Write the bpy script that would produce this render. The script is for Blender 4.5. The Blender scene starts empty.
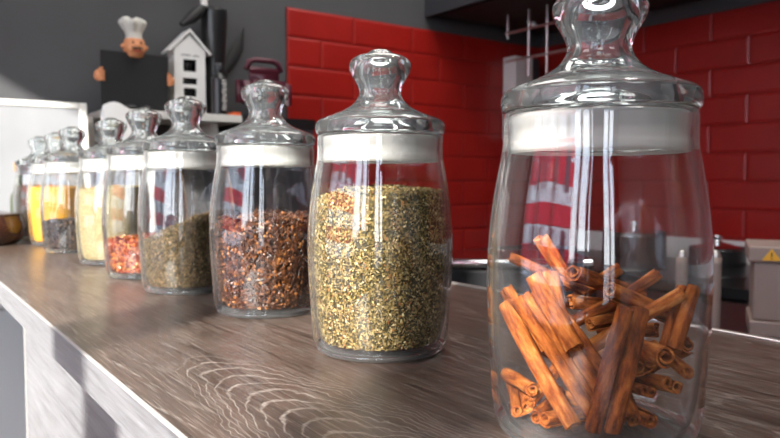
import bpy, bmesh, math, random
import numpy as np
from mathutils import Vector, Matrix, noise
C = bpy.context.scene
COL = C.collection
PI = math.pi

# ------------------------------------------------------------------ camera
CAM_Z = 1.182
cam_d = bpy.data.cameras.new('camera'); cam = bpy.data.objects.new('camera', cam_d); COL.objects.link(cam)
cam.location = (0, 0, CAM_Z)
cam.rotation_euler = (PI/2 - math.atan(38/700), 0, -math.radians(36))
cam_d.sensor_width = 36; cam_d.lens = 36*700/780
cam_d.clip_start = 0.02; cam_d.clip_end = 200
cam_d.dof.use_dof = True; cam_d.dof.focus_distance = 0.42; cam_d.dof.aperture_fstop = 14.0
C.camera = cam

# ------------------------------------------------------------------ world, sun, exposure
w = bpy.data.worlds.new('sky'); C.world = w; w.use_nodes = True
nt = w.node_tree; nt.nodes.clear()
wo = nt.nodes.new('ShaderNodeOutputWorld'); bg = nt.nodes.new('ShaderNodeBackground')
tc = nt.nodes.new('ShaderNodeTexCoord'); sp = nt.nodes.new('ShaderNodeSeparateXYZ'); rp = nt.nodes.new('ShaderNodeValToRGB')
nt.links.new(tc.outputs['Generated'], sp.inputs[0]); nt.links.new(sp.outputs['Z'], rp.inputs[0])
rp.color_ramp.elements[0].position = 0.0; rp.color_ramp.elements[0].color = (0.93, 0.96, 1.0, 1)
rp.color_ramp.elements[1].position = 0.6; rp.color_ramp.elements[1].color = (0.58, 0.74, 1.0, 1)
nt.links.new(rp.outputs[0], bg.inputs[0]); bg.inputs[1].default_value = 9.5
nt.links.new(bg.outputs[0], wo.inputs[0])

sun_d = bpy.data.lights.new('sun', 'SUN'); sun = bpy.data.objects.new('sun', sun_d); COL.objects.link(sun)
sun_dir = Vector((0.86, 0.51, -0.50))
sun.rotation_euler = sun_dir.to_track_quat('-Z', 'Y').to_euler(); sun.location = (-6, -4, 6)
sun_d.energy = 24.0; sun_d.angle = math.radians(0.8); sun_d.color = (1.0, 0.95, 0.88)

C.view_settings.view_transform = 'Standard'; C.view_settings.look = 'None'
C.view_settings.exposure = -0.33; C.view_settings.gamma = 1.0; C.view_settings.use_curve_mapping = False
cy = C.cycles
cy.use_denoising = True
cy.max_bounces = 16; cy.diffuse_bounces = 4; cy.glossy_bounces = 6
cy.transmission_bounces = 14; cy.transparent_max_bounces = 64
cy.caustics_reflective = False; cy.caustics_refractive = True
cy.sample_clamp_indirect = 6.0; cy.blur_glossy = 0.5

# ------------------------------------------------------------------ materials
def mat(name, col, rough=0.6, metal=0.0, spec=0.5, coat=0.0):
    m = bpy.data.materials.new(name); m.use_nodes = True
    b = m.node_tree.nodes['Principled BSDF']
    b.inputs['Base Color'].default_value = (*col, 1); b.inputs['Roughness'].default_value = rough
    b.inputs['Metallic'].default_value = metal; b.inputs['Specular IOR Level'].default_value = spec
    b.inputs['Coat Weight'].default_value = coat
    return m
def nd(m, t, **k):
    n = m.node_tree.nodes.new(t)
    for a, b in k.items(): setattr(n, a, b)
    return n
def lk(m, a, b): m.node_tree.links.new(a, b)
def mathn(m, op, a, b=None, c=None):
    n = nd(m, 'ShaderNodeMath', operation=op)
    for i, v in enumerate((a, b, c)):
        if v is None: continue
        if isinstance(v, (int, float)): n.inputs[i].default_value = v
        else: lk(m, v, n.inputs[i])
    return n.outputs[0]
def ramp(m, fac, stops):
    r = nd(m, 'ShaderNodeValToRGB'); lk(m, fac, r.inputs[0]); e = r.color_ramp.elements
    while len(e) < len(stops): e.new(0.5)
    for i, (p, c) in enumerate(stops):
        e[i].position = p; e[i].color = (*c, 1)
    return r.outputs[0]
def mottled(name, c1, c2, scale, rough=0.6, bump=0.0, metal=0.0, stretch=(1, 1, 1), coat=0.0, bscale=None):
    m = mat(name, c1, rough, metal, coat=coat)
    b = m.node_tree.nodes['Principled BSDF']
    t = nd(m, 'ShaderNodeTexCoord'); mp = nd(m, 'ShaderNodeMapping'); mp.inputs['Scale'].default_value = stretch
    lk(m, t.outputs['Object'], mp.inputs[0])
    n = nd(m, 'ShaderNodeTexNoise'); n.inputs['Scale'].default_value = scale; n.inputs['Detail'].default_value = 6
    lk(m, mp.outputs[0], n.inputs[0])
    lk(m, ramp(m, n.outputs[0], [(0.35, c1), (0.65, c2)]), b.inputs['Base Color'])
    if bump:
        n2 = nd(m, 'ShaderNodeTexNoise'); n2.inputs['Scale'].default_value = bscale or scale*4; n2.inputs['Detail'].default_value = 4
        lk(m, mp.outputs[0], n2.inputs[0])
        bp = nd(m, 'ShaderNodeBump'); bp.inputs['Strength'].default_value = bump; bp.inputs['Distance'].default_value = 0.002
        lk(m, n2.outputs[0], bp.inputs['Height']); lk(m, bp.outputs[0], b.inputs['Normal'])
    return m

def thin_glass(name, strength=1.0, edge=(0.90, 0.94, 0.94), wobble=True, haze=0.0, rim_glow=0.0):
    """Blown glass wall a couple of millimetres thick: light goes straight through, Schlick reflection on each face,
    more glass is crossed at a glancing angle, so the tint grows there."""
    m = bpy.data.materials.new(name); m.use_nodes = True; m.node_tree.nodes.clear()
    o = nd(m, 'ShaderNodeOutputMaterial'); mx = nd(m, 'ShaderNodeMixShader')
    tr = nd(m, 'ShaderNodeBsdfTransparent'); gl = nd(m, 'ShaderNodeBsdfGlossy'); gl.inputs['Roughness'].default_value = 0.0
    gl.inputs['Color'].default_value = (1, 1, 1, 1)
    lw = nd(m, 'ShaderNodeLayerWeight'); lw.inputs['Blend'].default_value = 0.5
    p5 = mathn(m, 'POWER', lw.outputs['Facing'], 5.0)
    F = mathn(m, 'MULTIPLY_ADD', p5, 0.95*strength, 0.045*strength)
    rf = nd(m, 'ShaderNodeBsdfRefraction'); rf.inputs['IOR'].default_value = 1.45; rf.inputs['Roughness'].default_value = 0.0
    mr = nd(m, 'ShaderNodeMapRange'); lk(m, lw.outputs['Facing'], mr.inputs[0]); mr.inputs[1].default_value = 0.62; mr.inputs[2].default_value = 0.86
    mt = nd(m, 'ShaderNodeMixShader'); lk(m, mr.outputs[0], mt.inputs[0]); lk(m, tr.outputs[0], mt.inputs[1]); lk(m, rf.outputs[0], mt.inputs[2])
    lk(m, F, mx.inputs[0]); lk(m, (mt if wobble else tr).outputs[0], mx.inputs[1]); lk(m, gl.outputs[0], mx.inputs[2]); 
    p3 = mathn(m, 'POWER', lw.outputs['Facing'], 3.0)
    if haze or rim_glow:      # pale mix painting in bright glass edges, stronger at a glancing angle
        df = nd(m, 'ShaderNodeBsdfDiffuse'); df.inputs[0].default_value = (0.8, 0.83, 0.84, 1)
        tl_ = nd(m, 'ShaderNodeBsdfTranslucent'); tl_.inputs[0].default_value = (0.8, 0.83, 0.84, 1)
        ad = nd(m, 'ShaderNodeMixShader'); lk(m, df.outputs[0], ad.inputs[1]); lk(m, tl_.outputs[0], ad.inputs[2])
        mh = nd(m, 'ShaderNodeMixShader'); lk(m, mathn(m, 'MULTIPLY_ADD', p3, rim_glow, haze), mh.inputs[0]); lk(m, mx.outputs[0], mh.inputs[1]); lk(m, ad.outputs[0], mh.inputs[2])
        lk(m, mh.outputs[0], o.inputs[0])
    else: lk(m, mx.outputs[0], o.inputs[0])
    lk(m, ramp(m, p3, [(0.0, (0.992, 0.995, 0.995)), (1.0, edge)]), tr.inputs[0])
    if wobble:
        t = nd(m, 'ShaderNodeTexCoord'); mp = nd(m, 'ShaderNodeMapping'); mp.inputs['Scale'].default_value = (1, 1, 0.22)
        n = nd(m, 'ShaderNodeTexNoise'); n.inputs['Scale'].default_value = 55; n.inputs['Detail'].default_value = 1
        bp = nd(m, 'ShaderNodeBump'); bp.inputs['Strength'].default_value = 0.10; bp.inputs['Distance'].default_value = 0.003
        lk(m, t.outputs['Object'], mp.inputs[0]); lk(m, mp.outputs[0], n.inputs[0]); lk(m, n.outputs[0], bp.inputs['Height'])
        lk(m, bp.outputs[0], gl.inputs['Normal'])
    return m
def solid_glass(name, col=(0.97, 0.99, 0.99)):
    m = bpy.data.materials.new(name); m.use_nodes = True; m.node_tree.nodes.clear()
    o = nd(m, 'ShaderNodeOutputMaterial'); g = nd(m, 'ShaderNodeBsdfGlass'); g.inputs['IOR'].default_value = 1.5
    g.inputs['Roughness'].default_value = 0.0; g.inputs['Color'].default_value = (*col, 1)
    df = nd(m, 'ShaderNodeBsdfDiffuse'); df.inputs[0].default_value = (0.85, 0.87, 0.88, 1)     # pale share painting in the lid's bright reflection
    mh = nd(m, 'ShaderNodeMixShader'); mh.inputs[0].default_value = 0.022
    lk(m, g.outputs[0], mh.inputs[1]); lk(m, df.outputs[0], mh.inputs[2]); lk(m, mh.outputs[0], o.inputs[0])
    return m

M = {}
M['wall_glass'] = thin_glass('blown_glass', 1.3, rim_glow=0.09)
M['solid_glass'] = solid_glass('solid_glass')
M['base_glass'] = thin_glass('base_glass', 1.6, (0.85, 0.93, 0.93), haze=0.045, rim_glow=0.16)  # haze paints in the sunlight gathered in the thick base
M['pane'] = thin_glass('window_glass', 1.0, wobble=False)

m = bpy.data.materials.new('milky_gasket'); m.use_nodes = True; m.node_tree.nodes.clear()
o_ = nd(m, 'ShaderNodeOutputMaterial'); mx1 = nd(m, 'ShaderNodeMixShader'); mx2 = nd(m, 'ShaderNodeMixShader')
pr = nd(m, 'ShaderNodeBsdfPrincipled'); pr.inputs['Base Color'].default_value = (0.78, 0.77, 0.74, 1); pr.inputs['Roughness'].default_value = 0.35
tl = nd(m, 'ShaderNodeBsdfTranslucent'); tl.inputs[0].default_value = (0.80, 0.79, 0.76, 1)
tr = nd(m, 'ShaderNodeBsdfTransparent')
mx1.inputs[0].default_value = 0.6; mx2.inputs[0].default_value = 0.14
lk(m, pr.outputs[0], mx1.inputs[1]); lk(m, tl.outputs[0], mx1.inputs[2]); lk(m, mx1.outputs[0], mx2.inputs[1]); lk(m, tr.outputs[0], mx2.inputs[2])
lk(m, mx2.outputs[0], o_.inputs[0]); M['gasket'] = m

def wood_mat(name, dark, mid, pale, line_amt=1.0, rough=0.29):
    """limed oak laminate: brown ground, long fibres along Y, cathedral contours with pale pores"""
    m = mat(name, mid, rough); b = m.node_tree.nodes['Principled BSDF']
    t = nd(m, 'ShaderNodeTexCoord')
    def mapped(sc, loc=(0, 0, 0)):
        mp = nd(m, 'ShaderNodeMapping'); mp.inputs['Scale'].default_value = sc; mp.inputs['Location'].default_value = loc
        lk(m, t.outputs['Object'], mp.inputs[0]); return mp.outputs[0]
    def noi(vec, scale, det=4, dist=0.0, rough_=0.5):
        n = nd(m, 'ShaderNodeTexNoise'); n.inputs['Scale'].default_value = scale; n.inputs['Detail'].default_value = det
        n.inputs['Distortion'].default_value = dist; n.inputs['Roughness'].default_value = rough_
        lk(m, vec, n.inputs[0]); return n.outputs[0]
    fib = noi(mapped((70, 3.2, 70)), 4.0, 5)
    fib2 = noi(mapped((26, 1.6, 26), (3, 1, 0)), 3.0, 4)
    base = ramp(m, mathn(m, 'ADD', mathn(m, 'MULTIPLY', fib, 0.55), mathn(m, 'MULTIPLY', fib2, 0.45)), [(0.36, dark), (0.50, mid), (0.66, tuple(min(1, c*1.25) for c in mid))])
    # cathedral contours
    big = noi(mapped((5.2, 0.62, 5.2), (0.37, 0.12, 0)), 1.25, 1.0)
    wob = noi(mapped((40, 9, 40)), 2.0, 2)
    ph = mathn(m, 'ADD', mathn(m, 'MULTIPLY', big, 62.0), mathn(m, 'MULTIPLY', wob, 0.5))
    fr = mathn(m, 'FRACT', ph)
    line = mathn(m, 'ABSOLUTE', mathn(m, 'SUBTRACT', fr, 0.5))
    line = nd(m, 'ShaderNodeMapRange'); 
    lk(m, mathn(m, 'ABSOLUTE', mathn(m, 'SUBTRACT', fr, 0.5)), line.inputs[0]); line.inputs[1].default_value = 0.09; line.inputs[2].default_value = 0.03; line.clamp = True
    brk = noi(mapped((120, 14, 120)), 3.0, 3)
    bm_ = nd(m, 'ShaderNodeMapRange'); lk(m, brk, bm_.inputs[0]); bm_.inputs[1].default_value = 0.42; bm_.inputs[2].default_value = 0.60
    pores = noi(mapped((210, 5.0, 210), (5, 2, 1)), 5.0, 3)
    pm = nd(m, 'ShaderNodeMapRange'); lk(m, pores, pm.inputs[0]); pm.inputs[1].default_value = 0.55; pm.inputs[2].default_value = 0.68
    # one flat-sawn board figure: nested arches pointing along the grain
    sx3 = nd(m, 'ShaderNodeSeparateXYZ'); lk(m, t.outputs['Object'], sx3.inputs[0])
    wv = noi(mapped((9, 9, 9)), 2.2, 3); wv2 = noi(mapped((60, 60, 60)), 3.0, 2)
    dx = mathn(m, 'ADD', mathn(m, 'SUBTRACT', sx3.outputs['X'], 0.190), mathn(m, 'MULTIPLY', mathn(m, 'SUBTRACT', wv, 0.5), 0.035))
    lev = mathn(m, 'ADD', mathn(m, 'ADD', sx3.outputs['Y'], mathn(m, 'MULTIPLY', mathn(m, 'MULTIPLY', dx, dx), 62.0)), mathn(m, 'MULTIPLY', wv2, 0.008))
    cf = mathn(m, 'ABSOLUTE', mathn(m, 'SUBTRACT', mathn(m, 'FRACT', mathn(m, 'MULTIPLY', lev, 46.0)), 0.5))
    cl = nd(m, 'ShaderNodeMapRange'); lk(m, cf, cl.inputs[0]); cl.inputs[1].default_value = 0.13; cl.inputs[2].default_value = 0.02
    e1 = nd(m, 'ShaderNodeMapRange'); lk(m, mathn(m, 'ABSOLUTE', dx), e1.inputs[0]); e1.inputs[1].default_value = 0.085; e1.inputs[2].default_value = 0.05
    e2 = nd(m, 'ShaderNodeMapRange'); lk(m, lev, e2.inputs[0]); e2.inputs[1].default_value = 0.53; e2.inputs[2].default_value = 0.49
    cath = mathn(m, 'MULTIPLY', mathn(m, 'MULTIPLY', cl.outputs[0], e1.outputs[0]), mathn(m, 'MULTIPLY', e2.outputs[0], mathn(m, 'MULTIPLY_ADD', bm_.outputs[0], 0.5, 0.5)))
    reg = noi(mapped((3.0, 1.1, 3.0), (1.7, 0.4, 0)), 1.6, 1)
    rm_ = nd(m, 'ShaderNodeMapRange'); lk(m, reg, rm_.inputs[0]); rm_.inputs[1].default_value = 0.44; rm_.inputs[2].default_value = 0.56; rm_.inputs[3].default_value = 0.12
    la = mathn(m, 'MULTIPLY', mathn(m, 'MULTIPLY', line.outputs[0], bm_.outputs[0]), rm_.outputs[0])
    la = mathn(m, 'MAXIMUM', mathn(m, 'MULTIPLY', la, 0.45*line_amt), mathn(m, 'MULTIPLY', pm.outputs[0], 0.30))
    la = mathn(m, 'MAXIMUM', la, mathn(m, 'MULTIPLY', cath, 0.55*line_amt))
    mixc = nd(m, 'ShaderNodeMix', data_type='RGBA'); lk(m, la, mixc.inputs[0]); lk(m, base, mixc.inputs[6]); mixc.inputs[7].default_value = (*pale, 1)
    lk(m, mixc.outputs[2], b.inputs['Base Color'])
    bp = nd(m, 'ShaderNodeBump'); bp.inputs['Strength'].default_value = 0.35; bp.inputs['Distance'].default_value = 0.0008
    lk(m, mathn(m, 'SUBTRACT', 1.0, mathn(m, 'ADD', la, mathn(m, 'MULTIPLY', fib, 0.6))), bp.inputs['Height']); lk(m, bp.outputs[0], b.inputs['Normal'])
    return m
M['wood'] = wood_mat('limed_oak_laminate', (0.036, 0.023, 0.017), (0.074, 0.051, 0.040), (0.42, 0.37, 0.33))
M['lit_wood'] = wood_mat('lit_oak_front', (0.105, 0.105, 0.112), (0.155, 0.157, 0.165), (0.26, 0.262, 0.27), 0.3, 0.45)  # bar oak again, with the front light painted in as a paler tone
M['white_edge'] = mat('white_edge_band', (0.34, 0.33, 0.32), 0.5)
M['grey_wall'] = mottled('dark_grey_paint', (0.060, 0.060, 0.064), (0.070, 0.070, 0.074), 3.0, 0.75, 0.1, bscale=180)
M['pale_wall'] = mottled('light_wall_paint', (0.70, 0.69, 0.68), (0.74, 0.73, 0.72), 2.0, 0.8)
M['ceiling'] = mat('ceiling_paint', (0.85, 0.85, 0.85), 0.8)
M['floor'] = mottled('dark_brown_floor', (0.06, 0.045, 0.038), (0.13, 0.10, 0.085), 5.0, 0.5, stretch=(6, 1, 1))
M['tile'] = mottled('red_glazed_tile', (0.30, 0.010, 0.007), (0.35, 0.013, 0.009), 6.0, 0.33, 0.25, bscale=60)
M['grout'] = mat('dark_red_grout', (0.13, 0.012, 0.010), 0.8)
M['black'] = mat('black_lacquer', (0.012, 0.012, 0.013), 0.30)
M['black_matte'] = mat('black_matte', (0.018, 0.018, 0.019), 0.65)
M['charcoal'] = mat('charcoal_front', (0.035, 0.036, 0.042), 0.4)
M['steel'] = mottled('brushed_steel', (0.52, 0.50, 0.49), (0.62, 0.60, 0.58), 8.0, 0.32, metal=0.9, stretch=(1, 1, 30))
M['box_paint'] = mottled('pinkish_grey_enamel', (0.27, 0.20, 0.175), (0.31, 0.23, 0.20), 5.0, 0.5, metal=0.0)
M['chrome'] = mat('chrome', (0.75, 0.75, 0.77), 0.12, 1.0)
M['white'] = mat('white_paint', (0.78, 0.77, 0.75), 0.5)
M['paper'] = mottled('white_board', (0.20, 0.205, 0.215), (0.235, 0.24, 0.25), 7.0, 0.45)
M['frame_white'] = mat('cream_frame', (0.70, 0.68, 0.63), 0.45)
M['blackboard'] = mottled('blackboard', (0.007, 0.007, 0.008), (0.011, 0.011, 0.012), 12, 0.8)
M['skin'] = mottled('painted_skin', (0.62, 0.24, 0.10), (0.70, 0.29, 0.13), 40, 0.5)
M['hair'] = mat('dark_painted_hair', (0.05, 0.03, 0.02), 0.6)
M['hat'] = mat('cream_hat', (0.62, 0.60, 0.54), 0.7)
M['maroon'] = mottled('maroon_enamel', (0.070, 0.010, 0.022), (0.095, 0.014, 0.030), 10, 0.4)
M['orange'] = mat('orange_plastic', (0.75, 0.12, 0.03), 0.5)
M['brown_pot'] = mottled('brown_glaze', (0.022, 0.009, 0.006), (0.045, 0.017, 0.010), 14, 0.18, coat=0.5)
M['olive'] = mat('olive_glass', (0.035, 0.045, 0.02), 0.3)
M['cork'] = mat('cork', (0.33, 0.15, 0.07), 0.8)
M['yellow'] = mat('yellow_sticker', (0.75, 0.38, 0.02), 0.5)
M['bench'] = mottled('dark_bench_wood', (0.10, 0.060, 0.045), (0.20, 0.14, 0.115), 5, 0.5, stretch=(8, 1, 8))
M['brand_red'] = mat('facade_red', (0.72, 0.015, 0.05), 0.6)
M['facade_white'] = mat('facade_white', (0.85, 0.85, 0.87), 0.7)
M['facade_glass'] = mat('facade_glass', (0.06, 0.08, 0.11), 0.08)
M['road'] = mottled('asphalt', (0.10, 0.10, 0.11), (0.15, 0.15, 0.155), 3, 0.85)
M['alu'] = mat('grey_window_frame', (0.10, 0.10, 0.11), 0.4)
M['car'] = mat('dark_car_paint', (0.02, 0.022, 0.03), 0.15, coat=1.0)

def vc_mat(name, rough=0.7, spec=0.3):
    m = mat(name, (0.5, 0.5, 0.5), rough, spec=spec); a = nd(m, 'ShaderNodeAttribute', attribute_name='tint')
    lk(m, a.outputs['Color'], m.node_tree.nodes['Principled BSDF'].inputs['Base Color']); return m
M['grain'] = vc_mat('spice_grains')
M['grain_gloss'] = vc_mat('glossy_spice_grains', 0.40, 0.5)

# cinnamon bark
m = mat('cinnamon_bark', (0.35, 0.13, 0.04), 0.75, spec=0.12); b = m.node_tree.nodes['Principled BSDF']
t = nd(m, 'ShaderNodeTexCoord'); mp = nd(m, 'ShaderNodeMapping'); mp.inputs['Scale'].default_value = (60, 60, 18)
lk(m, t.outputs['Object'], mp.inputs[0])
n1 = nd(m, 'ShaderNodeTexNoise'); n1.inputs['Scale'].default_value = 4; n1.inputs['Detail'].default_value = 7; n1.inputs['Roughness'].default_value = 0.65; lk(m, mp.outputs[0], n1.inputs[0])
oi = nd(m, 'ShaderNodeObjectInfo')
f_ = mathn(m, 'ADD', n1.outputs[0], mathn(m, 'MULTIPLY', mathn(m, 'SUBTRACT', oi.outputs['Random'], 0.5), 0.16))
lk(m, ramp(m, f_, [(0.30, (0.055, 0.011, 0.003)), (0.44, (0.21, 0.050, 0.010)), (0.57, (0.39, 0.115, 0.022)), (0.72, (0.60, 0.26, 0.08))]), b.inputs['Base Color'])
bp = nd(m, 'ShaderNodeBump'); bp.inputs['Strength'].default_value = 0.6; bp.inputs['Distance'].default_value = 0.0006
lk(m, n1.outputs[0], bp.inputs['Height']); lk(m, bp.outputs[0], b.inputs['Normal']); M['bark'] = m

# ------------------------------------------------------------------ helpers
def link_mesh(name, me, m=None, parent=None):
    o = bpy.data.objects.new(name, me); COL.objects.link(o)
    if m is not None: me.materials.append(m)
    if parent is not None: o.parent = parent
    return o
def obj(name, bm, m, parent=None, smooth=False, loc=None):
    me = bpy.data.meshes.new(name); bmesh.ops.recalc_face_normals(bm, faces=bm.faces[:]); bm.to_mesh(me); bm.free()
    if smooth:
        for p in me.polygons: p.use_smooth = True
    o = link_mesh(name, me, m, parent)
    if loc is not None: o.location = loc
    return o
def auto_smooth(o, ang=35):
    me = o.data
    for p in me.polygons: p.use_smooth = True
    try: me.set_sharp_from_angle(angle=math.radians(ang))
    except Exception: pass
    return o
def box(bm, x0, x1, y0, y1, z0, z1, bev=0.0, mi=0):
    vs = [bm.verts.new((x, y, z)) for z in (z0, z1) for y in (y0, y1) for x in (x0, x1)]
    F = [(0, 2, 3, 1), (4, 5, 7, 6), (0, 1, 5, 4), (1, 3, 7, 5), (3, 2, 6, 7), (2, 0, 4, 6)]
    fs = [bm.faces.new([vs[i] for i in f]) for f in F]
    for f in fs: f.material_index = mi
    if bev:
        es = list({e for f in fs for e in f.edges})
        bmesh.ops.bevel(bm, geom=es, offset=bev, segments=2, affect='EDGES', profile=0.5)
def box_obj(name, x0, x1, y0, y1, z0, z1, m, parent=None, bev=0.0):
    bm = bmesh.new(); box(bm, x0, x1, y0, y1, z0, z1, bev); return obj(name, bm, m, parent)
def tube(bm, pts, rad, seg=10, cap=True):
    pts = [Vector(p) for p in pts]; rings = []; n = len(pts)
    rads = rad if isinstance(rad, (list, tuple)) else [rad]*n
    up = None
    for i, p in enumerate(pts):
        d = (pts[min(i+1, n-1)] - pts[max(i-1, 0)]).normalized()
        if up is None: up = d.orthogonal().normalized()
        up = (up - d*up.dot(d)).normalized(); s = d.cross(up)
        rings.append([bm.verts.new(p + (up*math.cos(2*PI*k/seg) + s*math.sin(2*PI*k/seg))*rads[i]) for k in range(seg)])
    for a, b_ in zip(rings, rings[1:]):
        for k in range(seg): bm.faces.new((a[k], a[(k+1) % seg], b_[(k+1) % seg], b_[k]))
    if cap: bm.faces.new(rings[0][::-1]); bm.faces.new(rings[-1])
def lathe(bm, prof, seg=96, closed=False, c=(0, 0, 0)):
    """prof: list of (r, z); r == 0 gives a pole; closed joins last to first"""
    rings = []
    for r, z in prof:
        if r < 1e-7: rings.append([bm.verts.new((c[0], c[1], c[2]+z))])
        else: rings.append([bm.verts.new((c[0]+r*math.cos(2*PI*k/seg), c[1]+r*math.sin(2*PI*k/seg), c[2]+z)) for k in range(seg)])
    pairs = list(zip(rings, rings[1:])) + ([(rings[-1], rings[0])] if closed else [])
    for a, b_ in pairs:
        for k in range(seg):
            k2 = (k+1) % seg
            if len(a) == 1 and len(b_) == 1: continue
            if len(a) == 1: bm.faces.new((a[0], b_[k2], b_[k]))
            elif len(b_) == 1: bm.faces.new((a[k], a[k2], b_[0]))
            else: bm.faces.new((a[k], a[k2], b_[k2], b_[k]))
def spline(pts, n=6):
    """Catmull-Rom through (r, z) points"""
    out = []; P = [pts[0]] + list(pts) + [pts[-1]]
    for i in range(1, len(P)-2):
        p0, p1, p2, p3 = (Vector((*q, 0)) for q in P[i-1:i+3])
        for k in range(n):
            t = k/n
            v = 0.5*((2*p1) + (p2-p0)*t + (2*p0-5*p1+4*p2-p3)*t*t + (3*p1-p0-3*p2+p3)*t**3)
            out.append((max(v.x, 0), v.y))
    out.append(tuple(pts[-1])); return out
def empty(name, loc, label, cat, group=None, rz=0.0):
    o = bpy.data.objects.new(name, None); COL.objects.link(o); o.location = loc; o.rotation_euler = (0, 0, rz)
    o.empty_display_size = 0.05
    return tag(o, label, cat, group)
def tag(o, label=None, cat=None, group=None, kind=None):
    if label: o['label'] = label
    if cat: o['category'] = cat
    if group: o['group'] = group
    if kind: o['kind'] = kind
    return o
def struct(o): o['kind'] = 'structure'; return o

# ------------------------------------------------------------------ room shell
TZ = 1.050                      # bar top height
XW, YW = 2.43, 2.19             # right wall, back wall
XL, YF = -1.60, -3.2            # window wall, wall behind the camera
struct(box_obj('floor', XL-0.15, XW+0.15, YF-0.15, YW+0.15, -0.06, 0.0, M['floor']))
struct(box_obj('ceiling', XL-0.15, XW+0.15, YF-0.15, YW+0.15, 2.9, 2.98, M['ceiling']))
struct(box_obj('wall_back', XL-0.15, XW+0.15, YW, YW+0.12, 0, 2.9, M['grey_wall']))
struct(box_obj('wall_right', XW, XW+0.12, YF, YW, 0, 2.9, M['grey_wall']))
struct(box_obj('wall_front', XL-0.15, XW+0.15, YF-0.12, YF, 0, 2.9, M['pale_wall']))
# window wall with openings
WIN = [(-2.75, -1.62), (-0.985, 2.02)]; WZ0, WZ1 = 0.55, 2.655
bm = bmesh.new()
ys = [YF] + [v for a in WIN for v in a] + [YW]
for i in range(0, len(ys), 2): box(bm, XL-0.14, XL, ys[i], ys[i+1], 0, 2.9)
for a, b_ in WIN:
    box(bm, XL-0.14, XL, a, b_, 0, WZ0); box(bm, XL-0.14, XL, a, b_, WZ1, 2.9)
struct(obj('wall_left', bm, M['grey_wall']))
MULL = [[-2.2], [-0.82, -0.435, 0.60, 1.32]]
for i, (a, b_) in enumerate(WIN):
    bm = bmesh.new(); x0, x1 = XL-0.10, XL-0.04; t_ = 0.045
    box(bm, x0, x1, a, a+t_, WZ0, WZ1); box(bm, x0, x1, b_-t_, b_, WZ0, WZ1)
    box(bm, x0, x1, a+t_, b_-t_, WZ0, WZ0+t_); box(bm, x0, x1, a+t_, b_-t_, WZ1-t_, WZ1)
    for mv in MULL[i]: box(bm, x0, x1, mv-0.045, mv+0.045, WZ0+t_, WZ1-t_)
    wf = struct(obj('window_%d' % (i+1), bm, M['alu']))
    box_obj('window_pane', XL-0.073, XL-0.067, a+t_, b_-t_, WZ0+t_, WZ1-t_, M['pane'], wf)
    # sky portal over each opening
    ld = bpy.data.lights.new('daylight', 'AREA'); ld.shape = 'RECTANGLE'; ld.size = WZ1-WZ0; ld.size_y = b_-a
    lo = bpy.data.objects.new('daylight', ld); COL.objects.link(lo); lo.location = (XL-0.16, (a+b_)/2, (WZ0+WZ1)/2); lo.rotation_euler = (0, -PI/2, 0)
    ld.energy = 1; ld.cycles.is_portal = True

# street outside
struct(box_obj('trim_street', -30, XL-0.16, -30, 40, -0.15, -0.10, M['road']))
b0 = empty('shop_building', (-9.4, 9.5, -0.1), 'red and white banded building across the street seen mirrored in the jars', 'building')
bm = bmesh.new(); box(bm, -3.0, 0, -11.2, 12, 0, 9.0); wl = obj('facade', bm, M['facade_white'], b0)
bm = bmesh.new(); z = 0.75
while z < 8.6:
    box(bm, 0.0005, 0.03, -11.2, 12, z, z+0.85); z += 1.9
    obj('band', bm, M['brand_red'], b0); bm = bmesh.new()
bm.free()
for k in range(9):
    y = -10.4 + k*2.4
    for z in (0.9, 4.2): box_obj('window', 0.031, 0.06, y, y+0.75, z, z+1.6, M['facade_glass'], b0)
c0 = empty('parked_car', (-5.6, -2.6, -0.1), 'dark car parked in the street outside the window', 'car')
bm = bmesh.new()
prof = [(-2.1, .35), (-2.1, .75), (-1.3, .92), (-.7, 1.42), (.8, 1.45), (1.5, .98), (2.1, .85), (2.1, .35)]
va = [bm.verts.new((-.85, y, z)) for y, z in prof]; vb = [bm.verts.new((.85, y, z)) for y, z in prof]
bm.faces.new(va); bm.faces.new(vb[::-1])
for i in range(len(prof)): j = (i+1) % len(prof); bm.faces.new((va[i], vb[i], vb[j], va[j]))
bmesh.ops.bevel(bm, geom=bm.edges[:], offset=.06, segments=2, affect='EDGES'); obj('car_body', bm, M['car'], c0, True)
for sx in (-.8, .8):
    for sy in (-1.3, 1.3):
        bm = bmesh.new(); tube(bm, [(sx-.1, sy, .32), (sx+.1, sy, .32)], .32, 20); obj('wheel', bm, M['black_matte'], c0)

# ------------------------------------------------------------------ red tiles
def tile_wall(name, along, p0, p1, fixed, zb, rows, th, tw, sign, full0):
    bm = bmesh.new(); g = 0.0028; bw = 0.008; d = 0.004
    for r in range(rows):
        z1 = zb + (r+1)*th; z0 = z1 - th; off = 0 if r % 2 == 0 else tw/2
        a = full0 - off
        while a > p0: a -= tw
        while a < p1:
            u0, u1 = max(a, p0)+g/2, min(a+tw, p1)-g/2; a += tw
            if u1-u0 < 0.03: continue
            q0, q1 = z0+g/2, z1-g/2
            O = [(u0, q0), (u1, q0), (u1, q1), (u0, q1)]; I = [(u0+bw, q0+bw), (u1-bw, q0+bw), (u1-bw, q1-bw), (u0+bw, q1-bw)]
            def P(u, z, h):
                return (u, fixed + sign*h, z) if along == 'x' else (fixed + sign*h, u, z)
            A = [bm.verts.new(P(u, z, 0.0)) for u, z in O]; B = [bm.verts.new(P(u, z, d*0.45)) for u, z in O]; D = [bm.verts.new(P(u, z, d)) for u, z in I]
            bm.faces.new(D)
            for i in range(4):
                j = (i+1) % 4; bm.faces.new((A[i], A[j], B[j], B[i])); bm.faces.new((B[i], B[j], D[j], D[i]))
    return struct(obj(name, bm, M['tile']))
TB = 0.933; TH = 0.0998; NR = 9   # partly hidden lowest row behind the worktop
ZT = 1.780; TBL = ZT - NR*TH
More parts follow.
